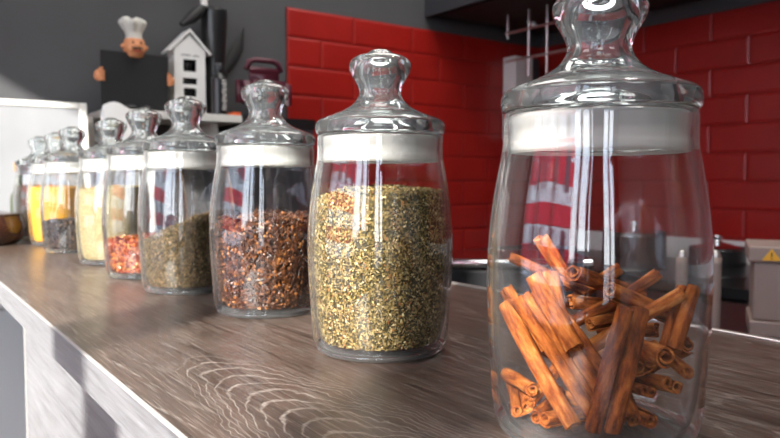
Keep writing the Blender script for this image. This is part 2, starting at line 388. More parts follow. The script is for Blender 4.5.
tile_wall('trim_tiles_back', 'x', 1.147, XW, YW-0.006, TBL, NR, TH, 0.272, -1, 1.147)
tile_wall('trim_tiles_right', 'y', -1.6, YW-0.008, XW-0.006, TBL, NR, TH, 0.272, -1, YW)
struct(box_obj('trim_grout_back', 1.147, XW, YW-0.006, YW, TBL, ZT, M['grout']))
struct(box_obj('trim_grout_right', XW-0.006, XW, -1.6, YW-0.006, TBL, ZT, M['grout']))

# ------------------------------------------------------------------ bar
bar = empty('bar_counter', (0, 0, 0), 'long bar counter of brown limed oak with its front coloured as sunlit, carrying the jar row', 'counter')
BX0, BX1, BY0, BY1, BT = 0.1225, 0.590, -0.9, 2.185, 0.0287
bm = bmesh.new(); box(bm, BX0+0.0012, BX1, BY0, BY1, TZ-BT, TZ); obj('counter_top', bm, M['wood'], bar)
bm = bmesh.new(); box(bm, BX0-0.0006, BX0+0.0010, BY0, BY1, TZ-BT, TZ-0.0014); obj('front_edge', bm, M['lit_wood'], bar)
bm = bmesh.new(); box(bm, BX0-0.0010, BX0+0.0011, BY0, BY1, TZ-0.0013, TZ+0.0002); obj('edge_band', bm, M['white_edge'], bar)
bm = bmesh.new(); box(bm, BX1+0.0003, BX1+0.009, BY0, BY1, TZ-BT, TZ+0.0015, 0.001); obj('steel_trim', bm, M['steel'], bar)
bm = bmesh.new(); box(bm, 0.150, 0.186, BY0+0.02, 1.035, 0.0, TZ-BT-0.0005); obj('side_panel', bm, M['lit_wood'], bar)
bm = bmesh.new(); box(bm, 0.148, 0.188, 1.0355, 1.0375, 0.0, TZ-BT-0.0005); obj('panel_edge_band', bm, M['white_edge'], bar)

# ------------------------------------------------------------------ glass jars
OUT = [(0.0512, 0.0050), (0.0526, 0.0100), (0.0538, 0.0200), (0.0550, 0.0390), (0.0563, 0.0620), (0.0567, 0.0830), (0.0559, 0.1030),
       (0.0536, 0.1230), (0.0512, 0.1370), (0.0496, 0.1455), (0.0488, 0.1520), (0.0488, 0.1660)]
WT = 0.0024
def wt(z): return WT + 0.0042*np.exp(-np.maximum(np.asarray(z)-0.006, 0)/0.012)     # thicker towards the base
def r_in(z):
    zs = [p[1] for p in OUT]; rs = [p[0] for p in OUT]
    return np.interp(z, zs, rs) - wt(z)
def jar_meshes():
    out = spline(OUT, 4)
    inn = [(r-float(wt(z)), z) for r, z in reversed(out)]
    bm = bmesh.new()
    lathe(bm, out[:-1] + [(0.0486, 0.1666), (0.0476, 0.1669), (0.0466, 0.1666)] + inn[1:], 112, closed=True)
    body = bpy.data.meshes.new('jar_body'); bmesh.ops.recalc_face_normals(bm, faces=bm.faces[:]); bm.to_mesh(body); bm.free()
    bm = bmesh.new()
    lathe(bm, [(0, 0.0028), (0.034, 0.0020), (0.0415, 0.0004), (0.0450, 0.0), (0.0478, 0.0006), (0.0498, 0.0022), (0.0510, 0.0048), (0.0480, 0.0049),
               (0.0450, 0.0072), (0.0415, 0.0076), (0.034, 0.0074), (0.018, 0.0078), (0, 0.0080)], 112)
    base = bpy.data.meshes.new('jar_base'); bmesh.ops.recalc_face_normals(bm, faces=bm.faces[:]); bm.to_mesh(base); bm.free()
    # lid
    o = spline([(0, 0.2330), (0.0060, 0.2327), (0.0088, 0.2312), (0.0110, 0.2298), (0.0190, 0.2272), (0.0232, 0.2235), (0.0240, 0.2195), (0.0228, 0.2150),
                (0.0196, 0.2095), (0.0170, 0.2040), (0.0162, 0.2005), (0.0172, 0.1965), (0.0215, 0.1910), (0.0290, 0.1862), (0.0380, 0.1825),
                (0.0455, 0.1796), (0.0490, 0.1774), (0.0502, 0.1745), (0.0502, 0.1712), (0.0492, 0.1682), (0.0475, 0.1673)], 5)
    i_ = [(0.0440, 0.1672), (0.0428, 0.1660), (0.0424, 0.1510), (0.0412, 0.1490), (0.0396, 0.1500), (0.0393, 0.1650), (0.0375, 0.1735),
          (0.0300, 0.1800), (0.0200, 0.1858), (0.0130, 0.1905), (0.0102, 0.1960), (0.0098, 0.2020), (0.0118, 0.2100), (0.0140, 0.2165), (0.0130, 0.2225), (0.0075, 0.2262), (0, 0.2270)]
    bm = bmesh.new(); lathe(bm, o + spline(i_, 4), 112)
    lid = bpy.data.meshes.new('lid'); bmesh.ops.recalc_face_normals(bm, faces=bm.faces[:]); bm.to_mesh(lid); bm.free()
    bm = bmesh.new()
    lathe(bm, spline([(0.0426, 0.1655), (0.0445, 0.1660), (0.0457, 0.1645), (0.0452, 0.1612), (0.0442, 0.1570), (0.0446, 0.1530), (0.0461, 0.1505), (0.0462, 0.1475), (0.0440, 0.1466), (0.0427, 0.1476), (0.0426, 0.1570)], 4), 96, closed=True)
    gas = bpy.data.meshes.new('gasket'); bmesh.ops.recalc_face_normals(bm, faces=bm.faces[:]); bm.to_mesh(gas); bm.free()
    for me in (body, base, lid, gas):
        for p in me.polygons: p.use_smooth = True
    body.materials.append(M['wall_glass']); base.materials.append(M['base_glass']); lid.materials.append(M['solid_glass']); gas.materials.append(M['gasket'])
    return body, base, lid, gas
JM = jar_meshes()
JARS = [  # x, y, label
 (0.3025, 0.2325, 'nearest tall glass jar with ball lid, filled with cinnamon sticks'),
 (0.3153, 0.4470, 'tall lidded glass jar second from the front, filled with green oregano'),
 (0.3157, 0.6480, 'lidded glass jar of brown cloves beside the oregano jar'),
 (0.2990, 0.8300, 'lidded glass jar half full of brown-green cumin seeds'),
 (0.2971, 0.9882, 'lidded glass jar with a low layer of red chilli flakes'),
 (0.3024, 1.1774, 'lidded glass jar of pale beige granules behind the chilli jar'),
 (0.2911, 1.4082, 'lidded glass jar with dark peppercorns in its lower third'),
 (0.2976, 1.5905, 'lidded glass jar full of bright yellow spice near the wall'),
 (0.2937, 1.7579, 'farthest lidded glass jar, filled with off-white grains'),
]
def make_jar(x, y, lab, rz):
    r = empty('glass_jar', (x, y, TZ), lab, 'jar', 'matching lidded glass spice jars in a row on the bar', rz)
    for nme, me in zip(('jar_body', 'jar_base', 'lid', 'gasket'), JM):
        o = bpy.data.objects.new(nme, me); COL.objects.link(o); o.parent = r
    return r
for i, (x, y, lab) in enumerate(JARS): make_jar(x, y, lab, i*0.9)

# ------------------------------------------------------------------ spices
rng = np.random.default_rng(7)
def rand_rot(n, normals=None, flat=0.0, g=rng):
    """n rotation matrices; local Z turned to `normals` when given, with a random spin and a wobble of `flat` radians"""
    q = g.normal(size=(n, 4)); q /= np.linalg.norm(q, axis=1)[:, None]
    a, b_, c, d = q.T
    R = np.stack([np.stack([1-2*(c*c+d*d), 2*(b_*c-a*d), 2*(b_*d+a*c)], 1), np.stack([2*(b_*c+a*d), 1-2*(b_*b_+d*d), 2*(c*d-a*b_)], 1),
                  np.stack([2*(b_*d-a*c), 2*(c*d+a*b_), 1-2*(b_*b_+c*c)], 1)], 1)
    if normals is None: return R
    z = normals + g.normal(size=(n, 3))*flat; z /= np.linalg.norm(z, axis=1)[:, None]
    t_ = R[:, :, 0]; x = np.cross(t_, z); x /= np.linalg.norm(x, axis=1)[:, None]; y = np.cross(z, x)
    return np.stack([x, y, z], 2)
def spice(name, jar, label, cat, top, core_col, layers, depth=0.0016):
    """a heap in a jar: an inner body plus loose grains over its sides and its top. top(x, y) is the height of the heap"""
    jx, jy = JARS[jar][:2]; V = []; F = []; COLS = []; nv = 0
    zb = 0.0092
    # inner body, grid in angle x level
    seg, lev = 64, 26
    core = []
    for k in range(lev):
        for s in range(seg):
            a = 2*PI*s/seg; rr = r_in(0.08)
            zt = top(0.045*math.cos(a), 0.045*math.sin(a)) - depth*1.2
            z = zb + (zt-zb)*k/(lev-1); r = r_in(z) - depth*1.25
            core.append((r*math.cos(a), r*math.sin(a), z))
    for q in (0.75, 0.5, 0.25):
        for s in range(seg):
            a = 2*PI*s/seg; x, y = 0.048*q*math.cos(a), 0.048*q*math.sin(a); core.append((x, y, top(x, y)-depth*1.2))
    core.append((0, 0, top(0, 0)-depth*1.2)); core.append((0, 0, zb))
    nr = lev+3
    for k in range(nr-1):
        for s in range(seg): F.append((k*seg+s, k*seg+(s+1) % seg, (k+1)*seg+(s+1) % seg, (k+1)*seg+s))
    for s in range(seg):
        F.append(((nr-1)*seg+s, (nr-1)*seg+(s+1) % seg, nr*seg)); F.append(((s+1) % seg, s, nr*seg+1))
    V.append(np.array(core)); COLS.append(np.tile(np.array(core_col), (len(core), 1))); nv = len(core)
    topv = np.vectorize(top)
    for (n, tv, tf, cols, wts, size, flat, side, jit) in layers:
        tv = np.array(tv, float)
        ns = int(n*side); a = rng.uniform(0, 2*PI, n); q = rng.uniform(0, 1, n)
        isS = np.arange(n) < ns
        zt = topv(0.048*np.cos(a), 0.048*np.sin(a))
        z = zb + (zt-zb)*q; r = r_in(z) - rng.uniform(0.15, 1.1, n)*depth
        P = np.stack([r*np.cos(a), r*np.sin(a), z], 1)
        r2 = 0.0485*np.sqrt(q); x2, y2 = r2*np.cos(a), r2*np.sin(a)
        P2 = np.stack([x2, y2, topv(x2, y2) + rng.uniform(-1.0, 0.5, n)*depth], 1)
        P = np.where(isS[:, None], P, P2)
        N = np.where(isS[:, None], np.stack([np.cos(a), np.sin(a), 0*a], 1), np.array([[0, 0, 1.0]]))
        R = rand_rot(n, N, flat)
        S = rng.uniform(size[0], size[1], (n, 1, 1))*np.exp(rng.normal(size=(n, 1, 3))*jit)
        W = np.einsum('nij,nkj->nki', R, tv[None]*S) + P[:, None, :]
        # stay inside the glass
        rr = np.hypot(W[..., 0], W[..., 1]); lim = r_in(np.clip(W[..., 2], 0.0086, 0.16)) - 0.00035
        k = np.minimum(1, lim/np.maximum(rr, 1e-9)); W[..., 0] *= k; W[..., 1] *= k; W[..., 2] = np.maximum(W[..., 2], 0.0090)
        nt_ = len(tv); base = nv + np.arange(n)*nt_
        for f in tf: F.extend((base[:, None] + np.array(f)[None]).tolist())
        cc = np.array(cols)[rng.choice(len(cols), n, p=np.array(wts)/sum(wts))]*rng.uniform(0.75, 1.2, (n, 1))
        V.append(W.reshape(-1, 3)); COLS.append(np.repeat(cc, nt_, 0)); nv += n*nt_
    V = np.concatenate(V); CC = np.clip(np.concatenate(COLS), 0, 1)
    me = bpy.data.meshes.new(name); me.from_pydata(V.tolist(), [], F); me.update()
    at = me.color_attributes.new('tint', 'FLOAT_COLOR', 'POINT')
    at.data.foreach_set('color', np.concatenate([CC, np.ones((len(CC), 1))], 1).astype(np.float32).ravel())
    o = link_mesh(name, me, M['grain_gloss'] if cat in ('cloves', 'chilli') else M['grain'])
    o.location = (jx, jy, TZ)
    return tag(o, label, cat, kind='stuff')
# camera-right direction, for heaps that slope across the view
RX, RY = math.cos(math.radians(36)), -math.sin(math.radians(36))
def heap(h, slope=0.0, mound=0.0, bump=0.0012, off=0.0, fs=0.0):
    def f(x, y):
        u = x*RX + y*RY; v = x*(-RY) + y*RX
        return h + slope*u + fs*v - mound*((u-off)**2 + v*v)/0.0025 + bump*noise.noise(Vector((x*55+h*99, y*55, 0)))*2
    return f
FLAKE = ([(-1, -.45, 0), (.2, -.62, .25), (1, .1, 0), (-.1, .55, .22)], [(0, 1, 2), (0, 2, 3)])
NEEDLE = ([(-1, 0, 0), (0, .16, .1), (0, -.16, .1), (0, 0, -.16), (1, 0, .05)], [(0, 2, 1), (0, 1, 3), (0, 3, 2), (4, 1, 2), (4, 3, 1), (4, 2, 3)])
CHIP = ([(-1, -.6, -.15), (.9, -.8, -.1), (1, .6, -.15), (-.7, .9, -.1), (0, 0, .3)], [(0, 1, 4), (1, 2, 4), (2, 3, 4), (3, 0, 4), (3, 2, 1, 0)])
NIB = ([(1, 0, 0), (-1, 0, 0), (0, 1, 0), (0, -1, 0), (0, 0, .8), (0, 0, -.8)], [(0, 2, 4), (2, 1, 4), (1, 3, 4), (3, 0, 4), (2, 0, 5), (1, 2, 5), (3, 1, 5), (0, 3, 5)])
def clove_stem():
    v = []; f = []
    for k, (x, r) in enumerate(((-1, .06), (-.9, .12), (.35, .17), (.62, .26), (.80, .16))):
        for s in range(5): v.append((x, r*math.cos(2*PI*s/5), r*math.sin(2*PI*s/5)))
    for k in range(4):
        for s in range(5): f.append((k*5+s, k*5+(s+1) % 5, (k+1)*5+(s+1) % 5, (k+1)*5+s))
    f += [(4, 3, 2, 1, 0), (20, 21, 22, 23, 24)]
    for s in range(4):      # four sepals
        a = s*PI/2; c_, s_ = math.cos(a), math.sin(a); b_ = len(v)
        v += [(.60, .2*c_-.1*s_, .2*s_+.1*c_), (.60, .2*c_+.1*s_, .2*s_-.1*c_), (.86, .46*c_, .46*s_)]; f.append((b_, b_+1, b_+2))
    return v, f
def clove_bud():
    bm = bmesh.new(); bmesh.ops.create_icosphere(bm, subdivisions=1, radius=1.0); v = [tuple(p.co) for p in bm.verts]; f = [tuple(q.index for q in p.verts) for p in bm.faces]; bm.free(); return v, f
CS, BALL = clove_stem(), clove_bud()
bm = bmesh.new(); bmesh.ops.create_icosphere(bm, subdivisions=2, radius=1.0); BALL2 = ([tuple(p.co) for p in bm.verts], [tuple(q.index for q in p.verts) for p in bm.faces]); bm.free()

spice('dried_oregano', 1, 'dried green oregano leaves filling the second jar nearly to its shoulder', 'oregano', heap(0.1275, 0.02, 0.006, 0.0018, 0.004), (0.05, 0.04, 0.016),
      [(30000, *FLAKE, [(0.27, 0.185, 0.058), (0.16, 0.115, 0.034), (0.38, 0.28, 0.105), (0.055, 0.046, 0.015), (0.58, 0.47, 0.24), (0.31, 0.13, 0.04)], [5, 5, 3, 3, 1.4, .8], (0.0007, 0.0015), 0.55, 0.86, 0.25),
       (2500, *NEEDLE, [(0.32, 0.26, 0.13), (0.36, 0.26, 0.12)], [1, 1], (0.0018, 0.0032), 0.5, 0.86, 0.2)])
spice('whole_cloves', 2, 'dark brown whole cloves filling the third jar to half height', 'cloves', heap(0.0965, 0.0, 0.004, 0.003), (0.015, 0.006, 0.003),
      [(3600, *CS, [(0.058, 0.019, 0.007), (0.030, 0.011, 0.005), (0.10, 0.034, 0.010)], [4, 3, 2], (0.0048, 0.0062), 0.5, 0.80, 0.06),
       (1900, *BALL, [(0.23, 0.080, 0.020), (0.10, 0.032, 0.009), (0.38, 0.16, 0.048)], [3, 3, 1], (0.0013, 0.0019), 0.5, 0.80, 0.08)], 0.0034)
spice('cumin_seeds', 3, 'brown-green cumin seeds sloping up to the right in the fourth jar', 'cumin', heap(0.0840, 0.40, 0.006, 0.0015, 0.0), (0.045, 0.03, 0.014),
      [(17000, *NEEDLE, [(0.145, 0.098, 0.045), (0.085, 0.062, 0.027), (0.24, 0.165, 0.08), (0.05, 0.042, 0.02), (0.30, 0.18, 0.08)], [4, 4, 2, 3, 1], (0.0018, 0.0030), 0.45, 0.80, 0.2)], 0.0018)
spice('chilli_flakes', 4, 'red and orange crushed chilli flakes at the bottom of the fifth jar', 'chilli', heap(0.0560, 0.05, 0.002, 0.0015), (0.12, 0.016, 0.005),
      [(5200, *CHIP, [(0.22, 0.026, 0.004), (0.12, 0.010, 0.003), (0.34, 0.085, 0.010), (0.46, 0.22, 0.05)], [4, 3, 3, 1.3], (0.0010, 0.0024), 0.6, 0.72, 0.25)], 0.0022)
spice('garlic_granules', 5, 'pale beige granules filling the sixth jar behind the chilli flakes', 'granules', heap(0.1240, 0.06, 0.004, 0.0012), (0.32, 0.26, 0.13),
      [(14000, *NIB, [(0.38, 0.31, 0.16), (0.32, 0.26, 0.12), (0.46, 0.39, 0.22), (0.16, 0.12, 0.05)], [4, 3, 2, .7], (0.0006, 0.0011), 0.4, 0.85, 0.2)], 0.0012)
spice('black_peppercorns', 6, 'black and brown peppercorns in the lower third of the seventh jar', 'pepper', heap(0.0600, 0.03, 0.002, 0.0015), (0.008, 0.006, 0.005),
      [(2300, *BALL2, [(0.030, 0.022, 0.018), (0.014, 0.011, 0.010), (0.11, 0.065, 0.038)], [4, 3, 1], (0.0019, 0.0025), 0.4, 0.75, 0.06)], 0.0028)
spice('ground_turmeric', 7, 'bright yellow ground spice filling the eighth jar', 'spice', heap(0.1220, 0.0, 0.003, 0.0010), (0.56, 0.28, 0.025),
      [(5000, *NIB, [(0.58, 0.30, 0.03), (0.52, 0.24, 0.02)], [1, 1], (0.0004, 0.0008), 0.4, 0.85, 0.2)], 0.0009)
spice('sesame_seeds', 8, 'off-white grains filling the farthest jar of the row', 'seeds', heap(0.1240, 0.0, 0.004, 0.0012), (0.34, 0.29, 0.20),
      [(7000, *NIB, [(0.42, 0.37, 0.27), (0.33, 0.28, 0.19), (0.48, 0.44, 0.35)], [2, 2, 1], (0.0008, 0.0013), 0.4, 0.85, 0.2)], 0.0013)

# ------------------------------------------------------------------ cinnamon sticks (jar frame: metres from the nearest jar's base centre)
STICKS = [
((-0.0389, 0.0274, 0.0671), (-0.039, -0.0178, 0.0152), 0.0053),
((-0.0458, 0.0112, 0.0741), (-0.0252, -0.0227, 0.0158), 0.0059),
((-0.0312, 0.0342, 0.0744), (-0.0247, 0.0121, 0.0439), 0.0047),
((-0.0385, 0.0083, 0.0839), (-0.035, -0.0148, 0.0514), 0.0053),
((-0.0184, 0.022, 0.0723), (-0.0181, -0.0262, 0.025), 0.0065),
((-0.0236, 0.039, 0.0902), (0.0018, 0.0074, 0.0725), 0.0035),
((-0.0075, 0.0319, 0.1004), (0.0097, 0.0234, 0.0715), 0.0047),
((-0.0196, 0.0146, 0.0828), (-0.0285, -0.0035, 0.0557), 0.0053),
((-0.0162, 0.0017, 0.0851), (0.0468, 0.0062, 0.0668), 0.0053),
((0.0015, 0.0177, 0.0664), (0.0443, 0.0116, 0.059), 0.0053),
((0.0091, -0.0048, 0.0687), (-0.0163, 0.0176, 0.0504), 0.0041),
((-0.0097, -0.0042, 0.0584), (0.0294, -0.007, 0.0609), 0.0041),
((-0.0058, -0.0134, 0.0769), (0.0417, -0.0215, 0.0578), 0.0053),
((0.0336, 0.0096, 0.0832), (0.0124, 0.0278, 0.0628), 0.0041),
((0.0341, -0.0145, 0.0819), (0.0105, 0.0056, 0.0602), 0.0041),
((0.0199, -0.0378, 0.0768), (-0.0134, 0.0057, 0.0391), 0.0047),
((0.0319, -0.034, 0.0773), (0.0139, -0.0352, 0.0477), 0.0065),
((-0.0247, -0.0356, 0.073), (-0.0349, -0.0259, 0.0146), 0.0047),
((-0.0137, -0.036, 0.0719), (-0.0288, -0.0325, 0.0147), 0.0047),
((0.0323, -0.0333, 0.0476), (0.0441, 0.0008, 0.025), 0.0053),
((-0.0022, -0.0429, 0.0484), (0.0135, -0.0077, 0.0468), 0.0059),
((0.0141, -0.0212, 0.0362), (0.0314, 0.0132, 0.0357), 0.0077),
((0.0186, -0.0336, 0.0283), (0.0337, 0.0017, 0.0233), 0.0059),
((0.0103, -0.0258, 0.0247), (0.0249, 0.0077, 0.0205), 0.0047),
((-0.0147, -0.0344, 0.0174), (0.008, -0.0104, 0.0261), 0.0047),
((-0.0318, 0.0329, 0.0272), (-0.0458, 0.0014, 0.0291), 0.0041),
((-0.0187, 0.0377, 0.019), (-0.041, 0.0124, 0.0152), 0.0053),
((-0.0413, 0.003, 0.014), (-0.0099, 0.0154, 0.0179), 0.0041),
((0.0036, 0.0056, 0.0401), (-0.017, -0.015, 0.0214), 0.0047),
((-0.0019, -0.0355, 0.0147), (0.0086, -0.0003, 0.0147), 0.0047),
((0.017, 0.0373, 0.0269), (0.0435, 0.0018, 0.0156), 0.0047),
((-0.0065, 0.0394, 0.0417), (0.0202, 0.0183, 0.0218), 0.0047),
((0.0385, 0.0266, 0.0439), (0.0466, -0.0062, 0.049), 0.0047),
((-0.0434, -0.0047, 0.0156), (-0.0127, -0.0091, 0.0147), 0.0047),
((-0.007, 0.0466, 0.0519), (-0.0078, 0.0167, 0.0688), 0.0047),
((-0.0033, 0.0182, 0.014), (-0.0052, -0.0177, 0.014), 0.0041),
((0.0053, 0.017, 0.0413), (-0.0422, 0.0059, 0.0209), 0.0041),
((0.0311, -0.014, 0.0441), (0.0158, -0.044, 0.038), 0.0041),
]

SLAB = {
 0: 'leftmost long cinnamon stick leaning against the front glass, pale sunlit bark',
 1: 'broad cinnamon stick just right of the leftmost one, running down to the jar floor',
 2: 'short cinnamon stick at the left side behind the two long leaning ones',
 3: 'slanting cinnamon stick crossing down behind the left bundle',
 4: 'broad bark piece slanting across the centre-left of the cinnamon jar',
 5: 'thin cinnamon stick poking out at the upper left of the pile',
 6: 'topmost cinnamon stick of the pile, pointing up at left of centre',
 7: 'upright cinnamon stick under the upper left end of the pile',
 8: 'cinnamon stick with a round curled end high in the middle of the pile',
 9: 'cinnamon stick with a curled end just below the highest round one',
 10: 'thin cinnamon stick rising to the right in mid pile with a small curled end',
 11: 'cinnamon stick lying level in mid pile with its curled end facing front',
 12: 'long cinnamon stick pointing right and back under the high crossing ends',
 13: 'short end of a cinnamon stick sticking up behind the middle of the pile',
 14: 'cinnamon stick end rising toward the upper right, plain round tip',
 15: 'long cinnamon stick crossing from the centre up to the right side',
 16: 'thick cinnamon stick standing at the right glass with a double curled top',
 17: 'left of the two long upright cinnamon sticks at the front glass',
 18: 'right of the two long upright cinnamon sticks at the front glass',
 19: 'cinnamon roll end facing out at the far right, below the thick standing stick',
 20: 'tightly spiralled cinnamon end facing front at right of the upright pair',
 21: 'widest open cinnamon scroll facing front right beside the upright pair',
 22: 'double curled cinnamon end low at the right side',
 23: 'small cinnamon stick with curled end right of the foot of the upright pair',
 24: 'cinnamon stick end at the jar floor right of the upright pair',
 25: 'stubby cinnamon end low at the left glass behind the long sticks',
 26: 'cinnamon stick at the lower left behind the long leaning sticks',
 27: 'small cinnamon stick lying on the jar floor at left',
 28: 'dark short cinnamon stick in the hollow at the centre of the pile',
}
def scroll(kind, r, tk):
    pts = []
    if kind == 0:      # one spiral
        n = 34; turns = 1.75
        for k in range(n):
            t_ = k/(n-1); a = t_*turns*2*PI; rr = r*(1 - 0.66*t_) - tk/2
            pts.append((rr*math.cos(a), rr*math.sin(a)))
    else:              # rolled in from both edges
        n = 22
        def side(sg):
            q = []
            for k in range(n):
                t_ = k/(n-1); a = -PI/2 + t_*1.45*2*PI; rr = r*0.54*(1-0.55*t_)
                q.append((sg*(r*0.50 + rr*math.cos(a)), r*0.10 + rr*math.sin(a)))
            return q
        pts = side(-1)[::-1] + [(0, -r*0.48)] + side(1)
    return pts
def cinnamon(p0, p1, r, kind, seed, label, group=None):
    g = random.Random(seed); p0, p1 = Vector(p0), Vector(p1); L = (p1-p0).length; tk = min(0.0011, r*0.24)
    sec = scroll(kind, r, tk); n = len(sec); bm = bmesh.new(); NS = 9; rings = []
    bend = g.uniform(-.03, .03); spin = g.uniform(0, 2*PI) if kind == 0 else g.uniform(-.5, .5)
    tw = g.uniform(-.25, .25)
    for s in range(NS):
        t_ = s/(NS-1); sc = 1 + 0.05*math.sin(5*t_+seed) ; ring = []
        jag = 0.0
        for side in (1, -1):
            for k in range(n):
                a = Vector(sec[min(k+1, n-1)]) - Vector(sec[max(k-1, 0)]); nn = Vector((-a.y, a.x)).normalized()
                e = min(1.0, 0.35 + min(k, n-1-k)*0.35)
                q = Vector(sec[k])*sc + nn*side*tk/2*e
                wob = 1 + 0.05*noise.noise(Vector((k*.35, s*.9, seed*3.1)))
                ca, sa = math.cos(spin+tw*t_), math.sin(spin+tw*t_)
                x, y = q.x*wob*ca - q.y*wob*sa, q.x*wob*sa + q.y*wob*ca
                z = t_*L + (0.0016*noise.noise(Vector((k*.3, seed*1.7, s*10.))) if s in (0, NS-1) else 0)
                ring.append(bm.verts.new((x + bend*L*math.sin(PI*t_), y, z)))
        rings.append(ring)
    for a, b_ in zip(rings, rings[1:]):
        for k in range(n-1):
            bm.faces.new((a[k], a[k+1], b_[k+1], b_[k])); bm.faces.new((a[n+k+1], a[n+k], b_[n+k], b_[n+k+1]))
        bm.faces.new((a[0], b_[0], b_[n], a[n])); bm.faces.new((a[n-1], a[2*n-1], b_[2*n-1], b_[n-1]))
    for ring in (rings[0], rings[-1]):
        for k in range(n-1): bm.faces.new((ring[k], ring[k+1], ring[n+k+1], ring[n+k]))
    o = auto_smooth(obj('cinnamon_stick', bm, M['bark']), 50)
    o.rotation_euler = (p1-p0).to_track_quat('Z', 'Y').to_euler()
    o.location = Vector((JARS[0][0], JARS[0][1], TZ)) + p0
    tag(o, label, 'cinnamon stick', group or 'cinnamon sticks in the nearest jar')
DOUBLE = {6, 16, 21, 22, 23, 26, 4, 1}
for i, (a, b_, r) in enumerate(STICKS):
    lab = SLAB.get(i, 'cinnamon stick mostly hidden inside the pile in the nearest jar')
    cinnamon(a, b_, r, 1 if i in DOUBLE else 0, i+1, lab)

# ------------------------------------------------------------------ back wall shelf and its things
SZ = 1.380
sh = empty('wall_shelf', (0, 0, 0), 'pale grey floating shelf on the dark back wall behind the jars', 'shelf')
box_obj('shelf_board', 0.50, 0.895, 1.995, YW-0.0005, SZ-0.022, SZ, M['frame_white'], sh, 0.002)
for x in (0.56, 0.82): box_obj('bracket', x, x+0.02, 2.05, YW-0.0005, SZ-0.07, SZ-0.0225, M['frame_white'], sh)

# chef figurine
ch = empty('chef_figurine', (0.596, 2.058, SZ), 'small chef figurine with tall cream hat holding up a blackboard', 'figurine')
bm = bmesh.new(); box(bm, -0.094, 0.094, -0.012, 0.0, 0.004, 0.165, 0.003); obj('blackboard', bm, M['blackboard'], ch)
bm = bmesh.new()
lathe(bm, spline([(0, 0.150), (0.020, 0.152), (0.028, 0.166), (0.031, 0.178), (0.029, 0.192), (0.024, 0.204), (0.0, 0.208)], 4), 28)
for sx in (-1, 1):   # cheeks and ears
    bmesh.ops.create_uvsphere(bm, u_segments=14, v_segments=10, radius=0.0105, matrix=Matrix.Translation((sx*0.014, -0.020, 0.172)))
    bmesh.ops.create_uvsphere(bm, u_segments=12, v_segments=8, radius=0.0075, matrix=Matrix.Translation((sx*0.031, -0.002, 0.182)))
bmesh.ops.create_uvsphere(bm, u_segments=14, v_segments=10, radius=0.0085, matrix=Matrix.Translation((0, -0.031, 0.181)))
hd = obj('head', bm, M['skin'], ch, True)
bm = bmesh.new()
for sx in (-1, 1): bmesh.ops.create_uvsphere(bm, u_segments=10, v_segments=8, radius=0.0035, matrix=Matrix.Translation((sx*0.0105, -0.0265, 0.191)))
for sx in (-1, 1): tube(bm, [(sx*0.002, -0.036, 0.1745), (sx*0.010, -0.034, 0.1735), (sx*0.016, -0.029, 0.177)], [0.003, 0.0028, 0.001], 8)
obj('eyes_and_moustache', bm, M['hair'], hd, True)
bm = bmesh.new(); tube(bm, [(-0.010, -0.0315, 0.1665), (0, -0.0335, 0.1655), (0.010, -0.0315, 0.1665)], 0.0012, 6); obj('mouth', bm, M['brand_red'], hd, True)
bm = bmesh.new(); lathe(bm, spline([(0.0275, 0.190), (0.0325, 0.186), (0.031, 0.178), (0.0295, 0.185)], 3), 24, closed=True)
bmesh.ops.delete(bm, geom=[v for v in bm.verts if v.co.y < 0.004], context='VERTS'); obj('hair', bm, M['hair'], hd, True)
bm = bmesh.new(); N_ = 48; rings = []
for (r, z, fl) in ((0.0245, 0.199, 0), (0.0245, 0.203, 0), (0.0215, 0.213, .0), (0.0235, 0.224, .06), (0.030, 0.238, .12), (0.0345, 0.248, .16), (0.032, 0.256, .16), (0.021, 0.260, .10), (0.010, 0.258, .03)):
    rings.append([bm.verts.new((r*(1+fl*math.cos(7*2*PI*k/N_))*math.cos(2*PI*k/N_) - 0.004*(z-.2)/.06, r*(1+fl*math.cos(7*2*PI*k/N_))*math.sin(2*PI*k/N_), z + 0.004*math.cos(5*2*PI*k/N_)*(z > .24))) for k in range(N_)])
for a, b_ in zip(rings, rings[1:]):
    for k in range(N_): bm.faces.new((a[k], a[(k+1) % N_], b_[(k+1) % N_], b_[k]))
bm.faces.new(rings[0][::-1]); bm.faces.new(rings[-1]); obj('hat', bm, M['hat'], ch, True)
for sx in (-1, 1):
    bm = bmesh.new(); cx_, cz_ = sx*0.100, 0.094
    bmesh.ops.create_uvsphere(bm, u_segments=16, v_segments=12, radius=0.0135, matrix=Matrix.Translation((cx_, -0.004, cz_)) @ Matrix.Diagonal((0.9, 1, 1.2, 1)))
    for k in range(4):    # fingers closing over the board's edge
        z = cz_ + 0.011 - k*0.0075; tube(bm, [(cx_, -0.012, z), (cx_-sx*0.007, -0.0185, z), (cx_-sx*0.013, -0.0165, z-0.001)], [0.0042, 0.0042, 0.0034], 8)
    tube(bm, [(cx_, -0.004, cz_+0.008), (cx_-sx*0.004, -0.008, cz_+0.018), (cx_-sx*0.009, -0.0155, cz_+0.021)], [0.0045, 0.004, 0.003], 8)
    obj('hand', bm, M['skin'], ch, True)
bm = bmesh.new(); lathe(bm, spline([(0, 0.0), (0.040, 0.0), (0.042, 0.03), (0.046, 0.08), (0.036, 0.13), (0.020, 0.150), (0, 0.152)], 3), 28, c=(0, 0.048, 0)); obj('body', bm, M['hat'], ch, True)
for sx in (-1, 1):
    bm = bmesh.new(); tube(bm, [(sx*0.030, 0.045, 0.125), (sx*0.075, 0.030, 0.100), (sx*0.098, 0.004, 0.094)], [0.014, 0.012, 0.009], 10)
    obj('arm', bm, M['hat'], ch, True)
